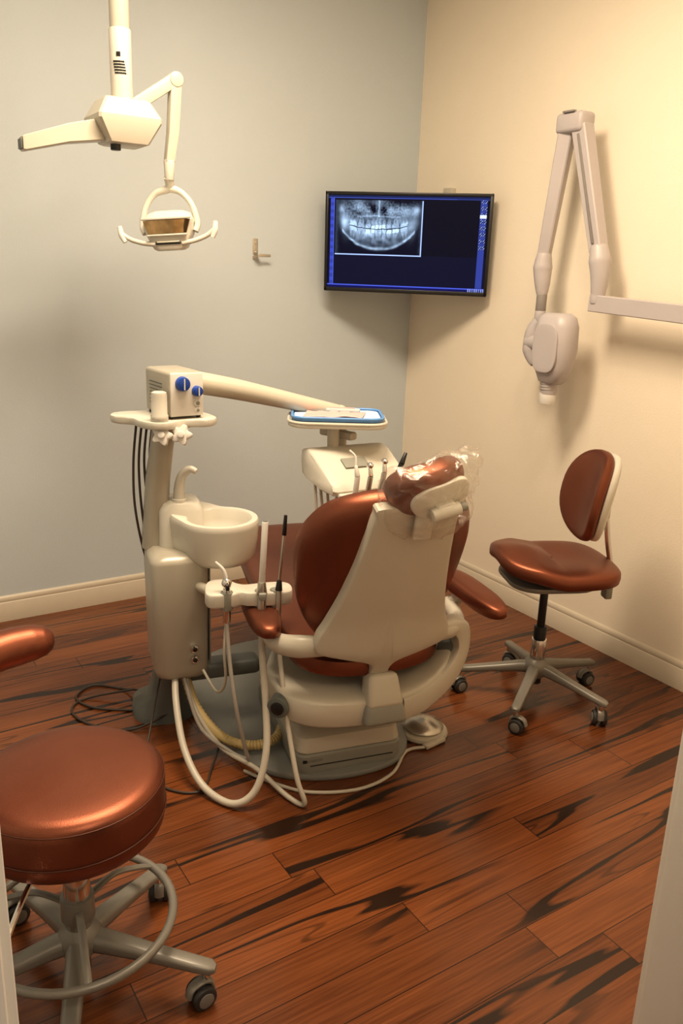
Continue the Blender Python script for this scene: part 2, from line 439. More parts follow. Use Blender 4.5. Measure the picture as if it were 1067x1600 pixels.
def wb(v):
    v = v.copy(); v.z -= .085 * (abs(v.x) / .27) ** 2.2; return v
g = G()
g.cushion(ob, .066, COPPER, BM, e=.62, zc=-.066, warp=wb)
back = fin(g, 'backrest', ch, CF)
g = G()
sd = [(-.045, .026), (-.005, .032), (.03, .055), (.055, .14), (.075, .218), (.125, .222), (.18, .200), (.28, .172), (.40, .150), (.52, .134), (.60, .126), (.634, .105)]
osh = sm2([(w_, y_) for y_, w_ in sd] + [(-w_, y_) for y_, w_ in reversed(sd)], 4)
def wsh(v):
    v = v.copy(); v.z += -.05 * (abs(v.x) / .27) ** 2 + .02 * math.exp(-((v.y - .07) / .08) ** 2); return v
g.cushion(osh, .022, CREAM, BM, e=.16, zc=.004, warp=wsh)
fin(g, 'back_shell', back, CF, 'smooth cream plastic shell')
g = G()
pc_ = (sum(p[0] for p in ob) / len(ob), sum(p[1] for p in ob) / len(ob))
g.tube([wb(Vector((pc_[0] + (p[0] - pc_[0]) * .968, pc_[1] + (p[1] - pc_[1]) * .968, -.043))) for p in ob[::2]], .0035, COPPER_D, 1, 6, True, M=BM)
fin(g, 'piping', back, CF)
g = G()
g.tube([(-.325, .06, .52), (-.32, -.03, .515), (-.26, -.10, .522), (-.13, -.135, .53), (0, -.14, .535), (.13, -.135, .53), (.26, -.105, .525), (.325, -.03, .52), (.345, .08, .53)], [.022, .026, .030, .026, .018, .026, .028, .026, .024], CREAM, 6, 14, flat=1.25, up=(0, 0, 1))
fin(g, 'arm_yoke', ch, CF)
for sx, T, q in ((-1, TM((-.335, .10, .565), 0, 0, -3), (-.325, .08, .53)), (1, TM((.385, -.02, .605), 3, 0, 4), (.345, .06, .53))):
    g = G()
    g.cushion(ell(.052, .185, 36, 2.6), .030, COPPER, T, e=.55)
    arm = fin(g, 'armrest', ch, CF)
    g = G(); c = T @ Vector((0, .05, -.012)); g.tube([q, ((Vector(q) + c) / 2), c], [.024, .022, .03], CREAM, 6, 12)
    fin(g, 'armrest_support', arm, CF)
# headrest
HM = TM((.016, -.385, 1.09), 0, -13, 0) @ Matrix(((1, 0, 0, 0), (0, -.34, -.94, 0), (0, .94, -.34, 0), (0, 0, 0, 1)))
g = G()
def wh(v):
    v = v.copy(); v.z -= .045 * (abs(v.x) / .12) ** 2; return v
oh = sm2([(0, .078), (.06, .073), (.104, .042), (.117, -.005), (.100, -.048), (.05, -.068), (-.05, -.068), (-.100, -.048), (-.117, -.005), (-.104, .042), (-.06, .073)])
g.cushion(oh, .046, COPPER, HM, e=.65, warp=wh)
hr = fin(g, 'headrest', ch, CF)
g = G()
g.cushion([(p[0] * .78 + .018, p[1] * .70 - .012) for p in oh], .012, CREAM_L, HM, e=.3, zc=.042, warp=lambda v: Vector((v.x, v.y, v.z - .035 * (v.x / .12) ** 2)))
g.box((.06, .045, .03), (0.015, -.035, .058), CREAM_L, .010, 3, M=HM)
g.cyl((-.03, -.035, .068), (.055, -.035, .068), .019, CREAM_L, M=HM)
g.cyl((.055, -.035, .068), (.075, -.035, .068), .013, GREY_L, M=HM)
fin(g, 'headrest_bracket', hr, CF)
g = G()
g.box((.055, .014, .14), (0.005, -.385, 1.01), CREAM_L, .005, rot=(14, 0, 0)); g.box((.10, .03, .03), (0, -.36, 1.03), CREAM_L, .010, 3)
fin(g, 'headrest_stem', ch, CF)

pc = root('plastic_cover', CF @ Matrix.Translation((0, -.385, 1.0)), 'crumpled clear plastic cover over the dental chair headrest', 'plastic cover')
g = G()
def wc(v):
    v = v.copy(); q = noise.noise_vector(v * 16.) * .012 + noise.noise_vector(v * 40.) * .009
    k = min(1, max(0, (abs(v.x) + abs(v.y)) / .1)); v += q * (.5 + .8 * k); v.z -= .035 * (min(abs(v.x), .14) / .12) ** 2
    return v
oc = sm2([(0, .090), (.07, .088), (.12, .062), (.170, .050), (.155, 0), (.135, -.06), (.12, -.130), (.04, -.145), (-.05, -.135), (-.125, -.115), (-.14, -.04), (-.125, .048), (-.075, .086)], 10)
g.cushion(oc, .058, FILM, HM, e=.5, K=18, zc=.010, warp=wc)
fin(g, 'film', pc, CF)

# ------------------------------------------------------------------ dental unit
un = root('dental_unit', CF @ Matrix.Translation((-.56, .44, 0)), 'cream dental unit with spittoon bowl, hoses and swing delivery arm', 'dental unit')
g = G()
U0 = (-.565, .40)
def ur(w, d, r, z, dx=0, dy=0): return ring_rr(w, d, r, z, U0[0] + dx, U0[1] + dy)
g.loft([ur(.15, .18, .04, .245, .01), ur(.18, .22, .04, .26, .005), ur(.19, .24, .04, .29), ur(.195, .25, .04, .50), ur(.200, .255, .04, .685), ur(.19, .245, .04, .70), ur(.15, .20, .04, .715)], CABINET)
g.box((.004, .20, .38), (U0[0] + .099, U0[1] - .01, .49), GREY_L, .001)
for dz in (.335, .375):
    g.cyl((U0[0] + .04, U0[1] - .118, dz), (U0[0] + .04, U0[1] - .138, dz), .014, CHROME); g.cyl((U0[0] + .04, U0[1] - .133, dz), (U0[0] + .04, U0[1] - .143, dz), .008, DARK)
fin(g, 'cabinet', un, CF)
g = G()
g.loft([ring_rr(.24, .26, .1, .0, -.60, .56), ring_rr(.23, .25, .1, .04, -.60, .56), ring_rr(.15, .17, .07, .09, -.59, .52), ring_rr(.12, .14, .05, .26, -.57, .45)], GREY)
g.box((.30, .09, .06), (-.42, .38, .24), GREY, .02, 3)
fin(g, 'support_foot', un, CF)
g = G(); bx, by = -.422, .340
NB = 56; RB = .136
def hull(ang):
    d = Vector((math.cos(ang), math.sin(ang))); best = RB
    for t_, rr in ((.5, .110), (1., .082)):
        c = Vector((-.118, .130)) * t_
        bq = d.dot(c); disc = bq * bq - c.length_squared + rr * rr
        if disc >= 0: best = max(best, bq + math.sqrt(disc))
    return best
hraw = [hull(2 * math.pi * k / NB) for k in range(NB)]
hs = [(hraw[k - 1] + 2 * hraw[k] + hraw[(k + 1) % NB]) / 4 for k in range(NB)]
def br(sc, z, circ=None, tilt=0.):
    rg = []
    for k in range(NB):
        a = 2 * math.pi * k / NB; rr = hs[k] * sc if circ is None else circ
        x, y = rr * math.cos(a), rr * math.sin(a)
        ex = max(0, hs[k] - RB) / .12
        rg.append(Vector((bx + x, by + y, z + (tilt * ex))))
    return rg
g.loft([br(.55, .668), br(.78, .676), br(.91, .70), br(.97, .75), br(1., .805, tilt=.02), br(1.0, .818, tilt=.03), br(.97, .826, tilt=.035), br(.93, .827, tilt=.035),
        br(1, .826, .113), br(1, .818, .107), br(1, .79, .101), br(1, .755, .086), br(1, .736, .055), br(1, .730, .02), br(1, .729, .004)], CREAM_L)
g.cyl((bx, by, .729), (bx, by, .735), .014, STEEL)
g.ball((bx - .088, by + .078, .845), (.017, .017, .017), WHITEP)
fin(g, 'spittoon_bowl', un, CF)
g = G()
g.loft([ring_rr(.16, .18, .045, .68, -.54, .46), ring_rr(.155, .175, .045, .84, -.54, .46), ring_rr(.13, .15, .045, .865, -.54, .46), ring_rr(.09, .11, .04, .872, -.54, .46)], CREAM_L)
fin(g, 'spittoon_column', un, CF)
g = G(); g.tube([(-.545, .42, .855), (-.545, .42, .91), (-.535, .415, .96), (-.51, .40, .985), (-.49, .388, .978)], [.022, .019, .016, .013, .010], CREAM_L, 8, 12)
g.cyl((-.545, .42, .855), (-.545, .42, .88), .027, CREAM_L)
fin(g, 'cup_filler_spout', un, CF)
g = G()
g.loft([ring_rr(.085, .12, .035, .70, -.63, .47), ring_rr(.08, .11, .035, .95, -.61, .465), ring_rr(.075, .095, .03, 1.06, -.595, .455), ring_rr(.08, .09, .035, 1.135, -.585, .45)], CABINET)
fin(g, 'support_post', un, CF)
SM = CF @ TM((-.588, .452, 1.145), 0, 0, -19.5)
g = G()
o = sm2([(-.185, .02), (-.17, .075), (-.05, .13), (.1, .13), (.165, .06), (.175, .01), (.15, -.025), (.08, -.045), (.04, -.105), (-.01, -.115), (-.06, -.085), (-.10, -.035), (-.16, -.015)])
g.plate(o, -.012, .014, CREAM_L, .006)
sh = fin(g, 'shelf', un, SM)
for dx, dy in ((.015, -.09), (.075, -.07)):
    g = G(); T = TM((dx, dy, -.032), 75, 0, 0)
    lob = [(r_ * math.cos(t_), r_ * math.sin(t_)) for t_ in [2 * math.pi * k / 48 for k in range(48)] for r_ in [.030 + .006 * math.cos(5 * t_)]]
    g.plate(lob, -.012, .016, WHITEP, .004, T); g.cyl((0, 0, .01), (0, 0, .024), .012, WHITEP, M=T)
    fin(g, 'star_knob', sh, SM)
for k in range(4):
    g = G(); x = -.688 + k * .018
    g.tube([(x + .015, .50, 1.13), (x, .49, 1.0), (x - .002 + k * .004, .48, .85), (x + .018, .47, .70), (x + .045, .475, .6)], .0042, CORD, 8, 8)
    fin(g, 'supply_tube', un, CF, 'thin dark supply tube')
g = G()
g.cyl((-.50, .60, 1.14), (-.50, .60, 1.28), .042, CREAM)
g.box((.12, .10, .03), (-.54, .54, 1.125), CREAM, .01)
g.tube([(-.50, .60, 1.262), (-.3, .61, 1.225), (.0, .63, 1.155), (.115, .64, 1.13)], [.042, .038, .030, .024], CREAM, 6, 16, up=(0, 0, 1))
g.ball((.115, .64, 1.13), (.028, .028, .026), CREAM)
da = fin(g, 'delivery_arm', un, CF)
g = G()
g.cyl((.115, .62, .98), (.115, .62, 1.13), .022, CREAM)
g.cyl((.04, .50, 1.00), (.04, .50, 1.105), .022, CREAM)
g.box((.04, .16, .03), (.08, .56, 1.06), CREAM, .008, rot=(0, 0, 30))
fin(g, 'delivery_column', un, CF)
TMx = CF @ TM((.065, .535, 1.115), 0, 0, -17)
g = G(); g.plate(rrect(.365, .27, .07, 7), -.01, .008, CREAM_L, .005)
g.tube([(p[0], p[1], .008) for p in rrect(.36, .265, .07, 5)], .006, CREAM_L, 1, 8, True)
fin(g, 'tray_holder', un, TMx)
KM = CF @ TM((.10, .42, .95), 0, 0, 10)
g = G()
prof = [(-.130, -.055), (-.136, -.038), (-.124, -.018), (.03, .068), (.07, .078), (.12, .068), (.125, .03), (.115, -.02), (.08, -.035), (-.05, -.055)]
rings = []
for x, k in ((-.165, .86), (-.161, .95), (-.15, 1), (.15, 1), (.161, .95), (.165, .86)):
    rings.append([Vector((x, y * k, z * k)) for y, z in prof])
g.loft(rings, CREAM_L)
g.box((.10, .05, .004), (-.02, -.035, .0375), GREY_L, .001, rot=(29, 0, 0))
g.box((.29, .03, .022), (0, -.142, -.055), CREAM_L, .008)
kc = fin(g, 'instrument_console', un, KM, angle=30)
for i, x in enumerate((-.10, -.055, -.005, .03)):
    g = G()
    m1 = (WHITEP, STEEL, STEEL, DARK)[i]
    lean = (-.004, .004, .010, .045)[i]; top = (.030, .025, .035, .060)[i]
    g.cyl((x, -.17, -.095), (x + lean, -.195, top), .0115, m1, .0095)
    g.cyl((x + lean, -.195, top - .002), (x + lean * 1.5, -.185, top + .035), .0095, m1 if i in (0, 3) else CHROME, .006)
    if i in (1, 2): g.ball((x + lean * 1.5, -.185, top + .036), (.012, .014, .011), CHROME)
    if i == 0: g.tube([(x + lean * 1.5, -.185, top + .03), (x - .004, -.175, top + .065), (x - .02, -.16, top + .085)], .004, WHITEP, 5, 8)
    g.cyl((x, -.168, -.10), (x, -.170, -.050), .014, CREAM_L)
    g.tube([(x, -.168, -.09), (x - .003, -.15, -.16), (x - .02 + i * .01, -.07, -.27 - .02 * i), (x * .4, .02, -.20), (x * .5, .05, -.04)], .0055, HOSE_G if i < 3 else CORD, 8, 8)
    fin(g, 'handpiece', kc, KM)
for pts in ([(-.15, .03, -.02), (-.155, .0, -.14), (-.15, -.02, -.28), (-.11, .0, -.33), (-.08, .03, -.24), (-.09, .05, -.04)], [(-.13, .03, -.02), (-.135, -.02, -.16), (-.10, -.02, -.24), (-.06, .01, -.2), (-.05, .05, -.04)]):
    g = G(); g.tube(pts, .0055, HOSE, 8, 8); fin(g, 'hose', kc, KM)
AM = CF @ TM((-.37, .12, .622), 0, 0, -6)
g = G()
o = sm2([(-.135, -.045), (-.06, -.05), (-.03, -.038), (.0, -.05), (.08, -.055), (.135, -.045), (.14, .02), (.10, .04), (.0, .035), (-.04, .05), (-.07, .09), (-.12, .085), (-.14, .03)], 5)
g.plate(o, -.024, .024, CREAM_L, .008)
g.tube([(-.11, .06, -.01), (-.15, .15, -.02), (-.17, .24, -.02)], .018, CREAM, 6, 12)
for x in (-.075, .035, .085): g.cyl((x, -.035, -.035), (x, -.035, .028), .020, GREY_L)
ah = fin(g, 'instrument_holder', un, AM)
g = G()
g.cyl((-.075, -.035, -.08), (-.075, -.035, .05), .013, CHROME, .012); g.ball((-.075, -.035, .055), (.017, .017, .020), CHROME)
g.tube([(-.075, -.035, .06), (-.085, -.03, .100), (-.110, -.02, .125)], [.008, .006, .0045], WHITEP, 6, 8)
g.box((.012, .02, .018), (-.075, -.055, .05), DARK, .003)
fin(g, 'water_syringe', ah, AM)
g = G()
g.cyl((.035, -.058, -.13), (.035, -.058, .03), .014, STEEL, .015); g.cyl((.035, -.058, .02), (.035, -.058, .065), .018, STEEL, .013)
g.box((.024, .038, .024), (.035, -.066, .02), GREY_L, .004)
g.cyl((.035, -.058, .055), (.046, -.045, .262), .0102, WHITEP, .0102); g.cyl((.0458, -.045, .257), (.0462, -.0449, .2645), .008, GREY)
fin(g, 'suction_handpiece', ah, AM)
g = G()
g.cyl((.09, -.058, -.12), (.09, -.058, .035), .010, STEEL, .011); g.cyl((.09, -.058, .03), (.093, -.052, .065), .012, DARK, .008)
g.cyl((.093, -.052, .06), (.107, -.048, .225), .0048, STEEL, .0048); g.cyl((.107, -.048, .215), (.111, -.047, .282), .0075, DARK, .0055)
fin(g, 'saliva_ejector', ah, AM)
def hose(pts, r, mat, name='hose'):
    g = G(); g.tube(pts, r, mat, 12, 12); fin(g, name, un, CF)
hose([(-.341, .058, .51), (-.346, .02, .42), (-.350, -.04, .3), (-.366, -.11, .17), (-.410, -.145, .06), (-.48, -.13, .016), (-.555, -.03, .03), (-.595, .09, .10), (-.600, .22, .20), (-.585, .34, .27)], .0120, HOSE)
hose([(-.286, .055, .51), (-.288, .01, .4), (-.288, -.08, .25), (-.280, -.17, .10), (-.262, -.20, .02), (-.30, -.14, .0125), (-.37, .0, .04), (-.46, .15, .05), (-.53, .27, .15), (-.55, .33, .26)], .0085, HOSE)
hose([(-.45, .09, .55), (-.445, .06, .40), (-.43, .03, .25), (-.40, .03, .10), (-.39, .05, .05), (-.44, .12, .05), (-.52, .22, .10), (-.56, .31, .26)], .007, HOSE_G)
hose([(-.45, .095, .55), (-.46, .08, .45), (-.455, .09, .33), (-.47, .16, .26), (-.50, .25, .30)], .005, HOSE)
g = G()
P = catmull([(-.55, .36, .25), (-.52, .28, .14), (-.45, .18, .07), (-.36, .12, .055), (-.27, .13, .06), (-.22, .2, .08)], 18)
g.tube(P, [(.018 if i % 2 else .0155) for i in range(len(P))], YELLOW, 1, 12)
fin(g, 'corrugated_hose', un, CF, 'yellowed corrugated drain hose')
hose([(-.60, .50, .03), (-.72, .56, .006), (-.86, .62, .006), (-.92, .72, .006), (-.85, .80, .006), (-.74, .74, .006), (-.66, .62, .05)], .0045, CORD, 'floor_cable')
hose([(-.60, .44, .04), (-.74, .42, .006), (-.88, .50, .006), (-.94, .62, .006), (-.88, .70, .006), (-.70, .66, .04)], .0045, CORD, 'floor_cable')
hose([(-.62, .42, .25), (-.68, .30, .08), (-.72, .15, .007), (-.66, .02, .006), (-.56, -.02, .006), (-.50, .1, .008), (-.45, .2, .04)], .004, CORD, 'floor_cable')

# ------------------------------------------------------------------ things on the unit
bw = SM @ Vector((.028, .055, .0145))
BW = Matrix.Translation(bw) @ TM(rz=3)
cb = root('scaler_control_box', BW, 'grey box with blue round knobs standing on the unit shelf', 'control box')
g = G(); g.box((.125, .20, .15), (0, .0, .081), CABINET, .012, 3); g.box((.118, .01, .143), (0, -.098, .081), WHITEP, .004)
for x in (-.05, .05):
    for y in (-.08, .08): g.cyl((x, y, 0), (x, y, .01), .008, RUBBER)
for k in range(7): g.box((.002, .10, .004), (-.0628, .01, .04 + k * .012), GREY, 0)
fin(g, 'housing', cb, BW)
for x, z, rr in ((-.018, .118, .025), (.034, .092, .018)):
    g = G(); g.cyl((x, -.10, z), (x, -.122, z), rr, BLUE, rr * .9); g.box((.004, .003, rr * 1.5), (x, -.1225, z), WHITEP, 0)
    fin(g, 'knob', cb, BW, 'round blue control knob')
for z, rr in ((.052, .012), (.028, .010)):
    g = G(); g.cyl((.036, -.10, z), (.036, -.108, z), rr, WHITEP); g.cyl((.036, -.107, z), (.036, -.110, z), rr * .55, GREY_L)
    fin(g, 'socket', cb, BW)
cw = SM @ Vector((.005, -.082, .0145))
g = G(); g.lathe([(0, 0), (.027, 0), (.029, .003), (.029, .018), (.026, .022), (.026, .085), (.024, .094), (.016, .097), (0, .098)], CREAM_L, None, 32)
fin(g, 'plastic_canister', origin=cw, label='small beige plastic canister standing on the unit shelf', category='canister')

tw = TMx @ Vector((0, 0, .0145)); TW = Matrix.Translation(tw) @ Matrix.Rotation(rad(-30), 4, 'Z')
tr = root('instrument_tray', TW, 'blue plastic instrument tray lined with pale paper', 'tray')
g = G(); g.plate(rrect(.335, .232, .045, 7), 0, .006, BLUETRAY, .002)
g.tube([(p[0], p[1], .011) for p in rrect(.335, .232, .045, 6)], .0055, BLUETRAY, 1, 10, True)
fin(g, 'tray_body', tr, TW)
g = G(); g.plate(rrect(.318, .214, .036, 6), .0062, .0085, PAPER, .0005); fin(g, 'tray_liner', tr, TW)
g = G()
vs, fs = [], []
for j in range(9):
    for i in range(21):
        x, y = -.13 + .22 * i / 20, -.085 + .12 * j / 8
        vs.append(Vector((x + .02 * j / 8, y, .005 + .014 * abs(noise.noise(Vector((x * 18, y * 22, 3)))) )))
for j in range(8):
    for i in range(20): a = j * 21 + i; fs.append((a, a + 1, a + 22, a + 21))
g.add(vs, fs, PINK)
bib = fin(g, 'patient_bib'); bib.matrix_world = TW @ Matrix.Translation((.0, 0, .006))
bib['label'] = 'folded pink paper bib lying on the blue tray'; bib['category'] = 'paper bib'
g = G(); g.box((.14, .022, .012), (0, 0, .006), WHITEP, .004); g.box((.10, .014, .004), (0, 0, .013), PINK, .001)
o_ = fin(g, 'wrapped_instrument'); o_.matrix_world = TW @ TM((.02, .066, .0092), 0, 0, -6)
o_['label'] = 'white and pink wrapped instrument pouch on the tray'; o_['category'] = 'instrument pouch'

# ------------------------------------------------------------------ foot pedal
PM = CF @ TM((.300, .11, 0), 0, 0, 20)
fp = root('foot_pedal', PM, 'round chrome foot control with cream rim on the floor', 'foot pedal')
g = G(); g.lathe([(0, 0), (.088, 0), (.092, .006), (.088, .016), (.074, .022), (0, .022)], CREAM, None, 40); g.box((.10, .03, .016), (-.03, -.085, .010), CREAM, .006)
fin(g, 'pedal_base', fp, PM)
g = G(); g.lathe([(.0, .018), (.072, .022), (.074, .030), (.068, .040), (.03, .056), (.012, .060), (0, .061)], STEEL, None, 40); fin(g, 'pedal_disc', fp, PM)
g = G(); g.tube([CF.inverted() @ (PM @ Vector((-.08, -.085, .009))), (.18, .0, .006), (.08, -.11, .006), (-.06, -.16, .006), (-.22, -.13, .006), (-.32, -.05, .006), (-.40, .05, .006)], .006, HOSE, 10, 10)
fin(g, 'pedal_cable', fp, CF)

# ------------------------------------------------------------------ casters / stools
def star_base(st, Mst, R, hubz, mat, a0, k_=1.):
    g = G()
    g.lathe([(0, hubz - .05), (.032, hubz - .05), (.048, hubz - .03), (.052, hubz), (.044, hubz + .018), (.030, hubz + .03), (.030, hubz + .045), (0, hubz + .045)], mat, None, 32)
    for k in range(5):
        T = TM(rz=a0 + 72 * k); rings = []
        for x, w_, h_, z in ((.02, .05, .05, hubz - .01), (.07, .046, .044, hubz - .014), (.16, .040, .032, hubz - .028), (R - .03, .036, .026, hubz - .046), (R + .012, .034, .024, hubz - .052), (R + .024, .018, .014, hubz - .054)):
            rings.append([Vector((x, p[0] * k_, z + p[1])) for p in rrect(w_, h_, min(w_, h_) * .35, 3)])
        g.loft(rings, mat, T)
    base = fin(g, 'star_base', st, Mst)
    proto = None
    for k in range(5):
        T = TM(rz=a0 + 72 * k) @ TM((R, 0, 0), 0, 0, 35 + 47 * k)
        if proto is None:
            g = G()
            for s in (-1, 1):
                g.cyl((.012, s * .008, .029), (.012, s * .027, .029), .029, RUBBER, bev=.005)
                g.cyl((.012, s * .0265, .029), (.012, s * .0295, .029), .019, WHEEL, bev=.002)
            g.box((.03, .014, .04), (.006, 0, .036), mat, .006)
            g.tube([(-.016, 0, .03), (-.010, 0, .056), (.012, 0, .064), (.036, 0, .056), (.045, 0, .036)], .013, mat, 5, 10, flat=.5)
            g.cyl((0, 0, .048), (0, 0, hubz - .04), .009, CHROME)
            proto = fin(g, 'caster', None)
            c = proto
        else:
            c = proto.copy(); S.collection.objects.link(c)
        c.parent = base; c.matrix_basis = T
    return base

R1 = TM((-.61, -1.78, 0)) @ TM(rz=155)
st = root('dental_stool', R1, 'copper vinyl task stool with backrest beside the cream wall', 'stool')
star_base(st, R1, .295, .15, GREYMET, -16)
g = G(); g.cyl((0, 0, .18), (0, 0, .32), .025, DARK); g.cyl((0, 0, .29), (0, 0, .52), .016, DARK); g.cyl((0, 0, .17), (0, 0, .265), .030, CHROME)
g.cyl((0, 0, .30), (0, 0, .31), .020, DARK); g.cyl((0, 0, .07), (0, 0, .20), .024, DARK)
fin(g, 'gas_column', st, R1)
g = G(); g.box((.22, .16, .022), (-.02, 0, .515), DARK, .006); g.box((.16, .05, .03), (-.17, 0, .505), GREYMET, .008); g.plate(rrect(.34, .32, .1), .520, .538, GREYMET, .003)
g.tube([(-.02, -.06, .51), (-.05, -.19, .50), (-.09, -.235, .498)], .005, DARK, 6, 8); g.box((.05, .02, .008), (-.09, -.235, .498), DARK, .003)
g.box((.05, .08, .04), (-.225, 0, .50), GREY_L, .01)
fin(g, 'seat_mechanism', st, R1)
g = G()
def wseat(v):
    v = v.copy(); v.z += .022 * ((v.x) / .24) ** 2 * (1 if v.x > 0 else -.3) - .02 * (v.x / .24) + .02 * math.exp(-((v.y) / .09) ** 2) * (1 if v.x > 0 else 0) - .016 * math.exp(-((v.x + .06) / .12) ** 2 - (v.y / .15) ** 2) + .2 * min(.1, max(0, v.x))
    return v
o = sm2([(.22, 0), (.2, .12), (.1, .205), (-.05, .225), (-.19, .20), (-.245, .1), (-.245, -.1), (-.19, -.20), (-.05, -.225), (.1, -.205), (.2, -.12)])
g.cushion(o, .042, COPPER, TM((0, 0, .579), 0, -3, 0), e=.5, warp=wseat)
fin(g, 'seat', st, R1)
g = G(); g.tube([(-.22, 0, .49), (-.255, 0, .50), (-.262, 0, .56), (-.235, 0, .68), (-.215, 0, .80)], .011, CHROME, 8, 12)
g.box((.03, .05, .07), (-.26, 0, .47), GREY_L, .008)
fin(g, 'back_post', st, R1)
BR = TM((-.150, 0, .86), 0, 80, 0)
def wbk(v):
    v = v.copy(); v.z += .07 * (v.y / .18) ** 2; return v
o = ell(.178, .155, 40, 2.3)
g = G(); g.cushion(o, .032, COPPER, BR, e=.58, warp=wbk); bk = fin(g, 'backrest', st, R1)
g = G(); g.cushion([(p[0] * .97, p[1] * .97) for p in o], .020, CREAM_L, BR, e=.4, zc=-.036, warp=wbk); fin(g, 'back_shell', bk, R1, 'cream plastic back shell')
g = G(); g.box((.03, .055, .08), (-.207, 0, .81), CREAM_L, .01, 3); fin(g, 'back_bracket', bk, R1)

R2 = TM((-2.58, -2.26, 0))
s2 = root('round_stool', R2, 'round copper vinyl stool with foot ring and curved torso rest', 'stool')
sb = star_base(s2, R2, .30, .15, GREYMET, 33, 1.1)
g = G(); g.cyl((0, 0, .17), (0, 0, .34), .030, CHROME); g.cyl((0, 0, .33), (0, 0, .48), .019, CHROME)
g.cyl((0, 0, .05), (0, 0, .19), .022, CHROME)
fin(g, 'gas_column', s2, R2)
g = G(); g.tube([(.215 * math.cos(2 * math.pi * k / 48), .215 * math.sin(2 * math.pi * k / 48), .20) for k in range(48)], .0105, GREYMET, 1, 12, True)
for k in range(3):
    a = rad(20 + 120 * k); c, s = math.cos(a), math.sin(a)
    g.tube([(.03 * c, .03 * s, .235), (.10 * c, .10 * s, .25), (.17 * c, .17 * s, .225), (.214 * c, .214 * s, .20)], .009, GREYMET, 6, 10, flat=.7)
g.cyl((0, 0, .20), (0, 0, .26), .038, GREYMET)
fin(g, 'foot_ring', s2, R2)
g = G(); g.lathe([(0, .440), (.15, .440), (.155, .444), (.155, .456), (0, .456)], DARK, None, 40); g.box((.2, .12, .02), (0, 0, .436), GREYMET, .005)
g.tube([(-.04, .0, .435), (-.14, -.14, .41), (-.20, -.22, .365)], .006, CHROME, 6, 8); g.box((.06, .03, .012), (-.215, -.24, .355), CHROME, .004, rot=(0, 25, 48))
fin(g, 'seat_mechanism', s2, R2)
g = G(); g.lathe([(0, .450), (.180, .450), (.194, .453), (.201, .462), (.204, .48), (.205, .552), (.2035, .566), (.198, .577), (.188, .584), (.170, .588), (.12, .590), (.06, .591), (0, .5915)], COPPER, None, 64)
g.tube([(.2055 * math.cos(2 * math.pi * k / 48), .2055 * math.sin(2 * math.pi * k / 48), .492) for k in range(48)], .0022, COPPER_D, 1, 6, True)
g.tube([(.2035 * math.cos(2 * math.pi * k / 48), .2035 * math.sin(2 * math.pi * k / 48), .568) for k in range(48)], .0018, COPPER_D, 1, 6, True)
fin(g, 'seat', s2, R2)
g = G(); pts = []; rr_ = []
for a, q in ((80, .010), (81.5, .026), (85, .038), (91, .046), (100, .050), (112, .050), (124, .050), (136, .050), (148, .050), (160, .050), (170, .048), (180, .044), (188, .036), (192, .024), (194, .010)):
    pts.append((.26 * math.cos(rad(a)) - .005, .235 * math.sin(rad(a)), .795)); rr_.append(q)
g.tube(pts, rr_, COPPER, 6, 18, flat=.90, up=(0, 0, 1))
tre = fin(g, 'torso_rest', s2, R2)
g = G(); g.tube([(-.05, .02, .435), (-.18, .05, .435), (-.275, .09, .49), (-.285, .10, .62), (-.255, .10, .76), (-.19, .15, .76), (-.09, .21, .76)], .013, CHROME, 8, 12)
fin(g, 'rest_support', tre, R2)

# ------------------------------------------------------------------ ceiling dental light
LM = TM((-1.90, -.75, 0))
dl = root('dental_light', LM @ Matrix.Translation((0, 0, H)), 'cream dental operating light on a ceiling pole with jointed arm', 'dental light')
g = G(); g.cyl((0, 0, 2.36), (0, 0, H), .034, CREAM); g.cyl((0, 0, 2.19), (0, 0, 2.43), .038, CREAM_L); g.cyl((0, 0, H - .03), (0, 0, H), .10, CREAM)
for k, (z, w_) in enumerate(((2.322, .036), (2.313, .044), (2.304, .040), (2.295, .046), (2.286, .038))):
    for a in (-1, 0, 1):
        g.box((.013, .002, .0045), (0, -.0385, 0), DARK, 0, M=TM((0, 0, z), 0, 0, -30 + a * 20 + k * 2))
g.box((.014, .002, .014), (0, -.0385, 0), DARK, 0, M=TM((0, 0, 2.345), 0, 0, -30))
fin(g, 'ceiling_pole', dl, LM)
g = G()
hr_ = []
for z, w_, d_ in ((2.055, .12, .12), (2.06, .145, .14), (2.130, .225, .19), (2.145, .225, .19), (2.200, .16, .14), (2.205, .15, .12)):
    hr_.append([Vector((p[0], p[1], z)) for p in rrect(w_, d_, .008, 1)])
g.loft(hr_, CREAM); g.cyl((-.04, -.03, 2.035), (-.04, -.03, 2.06), .018, DARK)
fin(g, 'junction_housing', dl, LM, angle=22)
g = G(); R_ = []
for x, zc_, hh, ww in ((-.08, 2.100, .074, .075), (-.20, 2.075, .062, .070), (-.345, 2.030, .050, .062), (-.353, 2.028, .044, .056)):
    R_.append([Vector((x, p[0], zc_ + p[1])) for p in rrect(ww, hh, .004, 1)])
g.loft(R_, CREAM); g.box((.010, .044, .034), (-.356, 0, 2.027), GREY, .003)
fin(g, 'counterweight_arm', dl, LM, angle=25)
g = G()
A, h = axisM((.03, 0, 2.185), (.205, 0, 2.305))
g.box((.040, .045, h), (0, 0, h / 2), CREAM, .006, 2, M=A); g.cyl((.198, -.024, 2.298), (.198, .024, 2.298), .026, CREAM)
g.loft([[Vector((.200 + p[0], p[1], 2.30)) for p in rrect(.042, .042, .006, 2)], [Vector((.186 + p[0], p[1], 2.12)) for p in rrect(.040, .040, .006, 2)], [Vector((.170 + p[0], p[1], 2.02)) for p in rrect(.035, .035, .006, 2)]], CREAM)
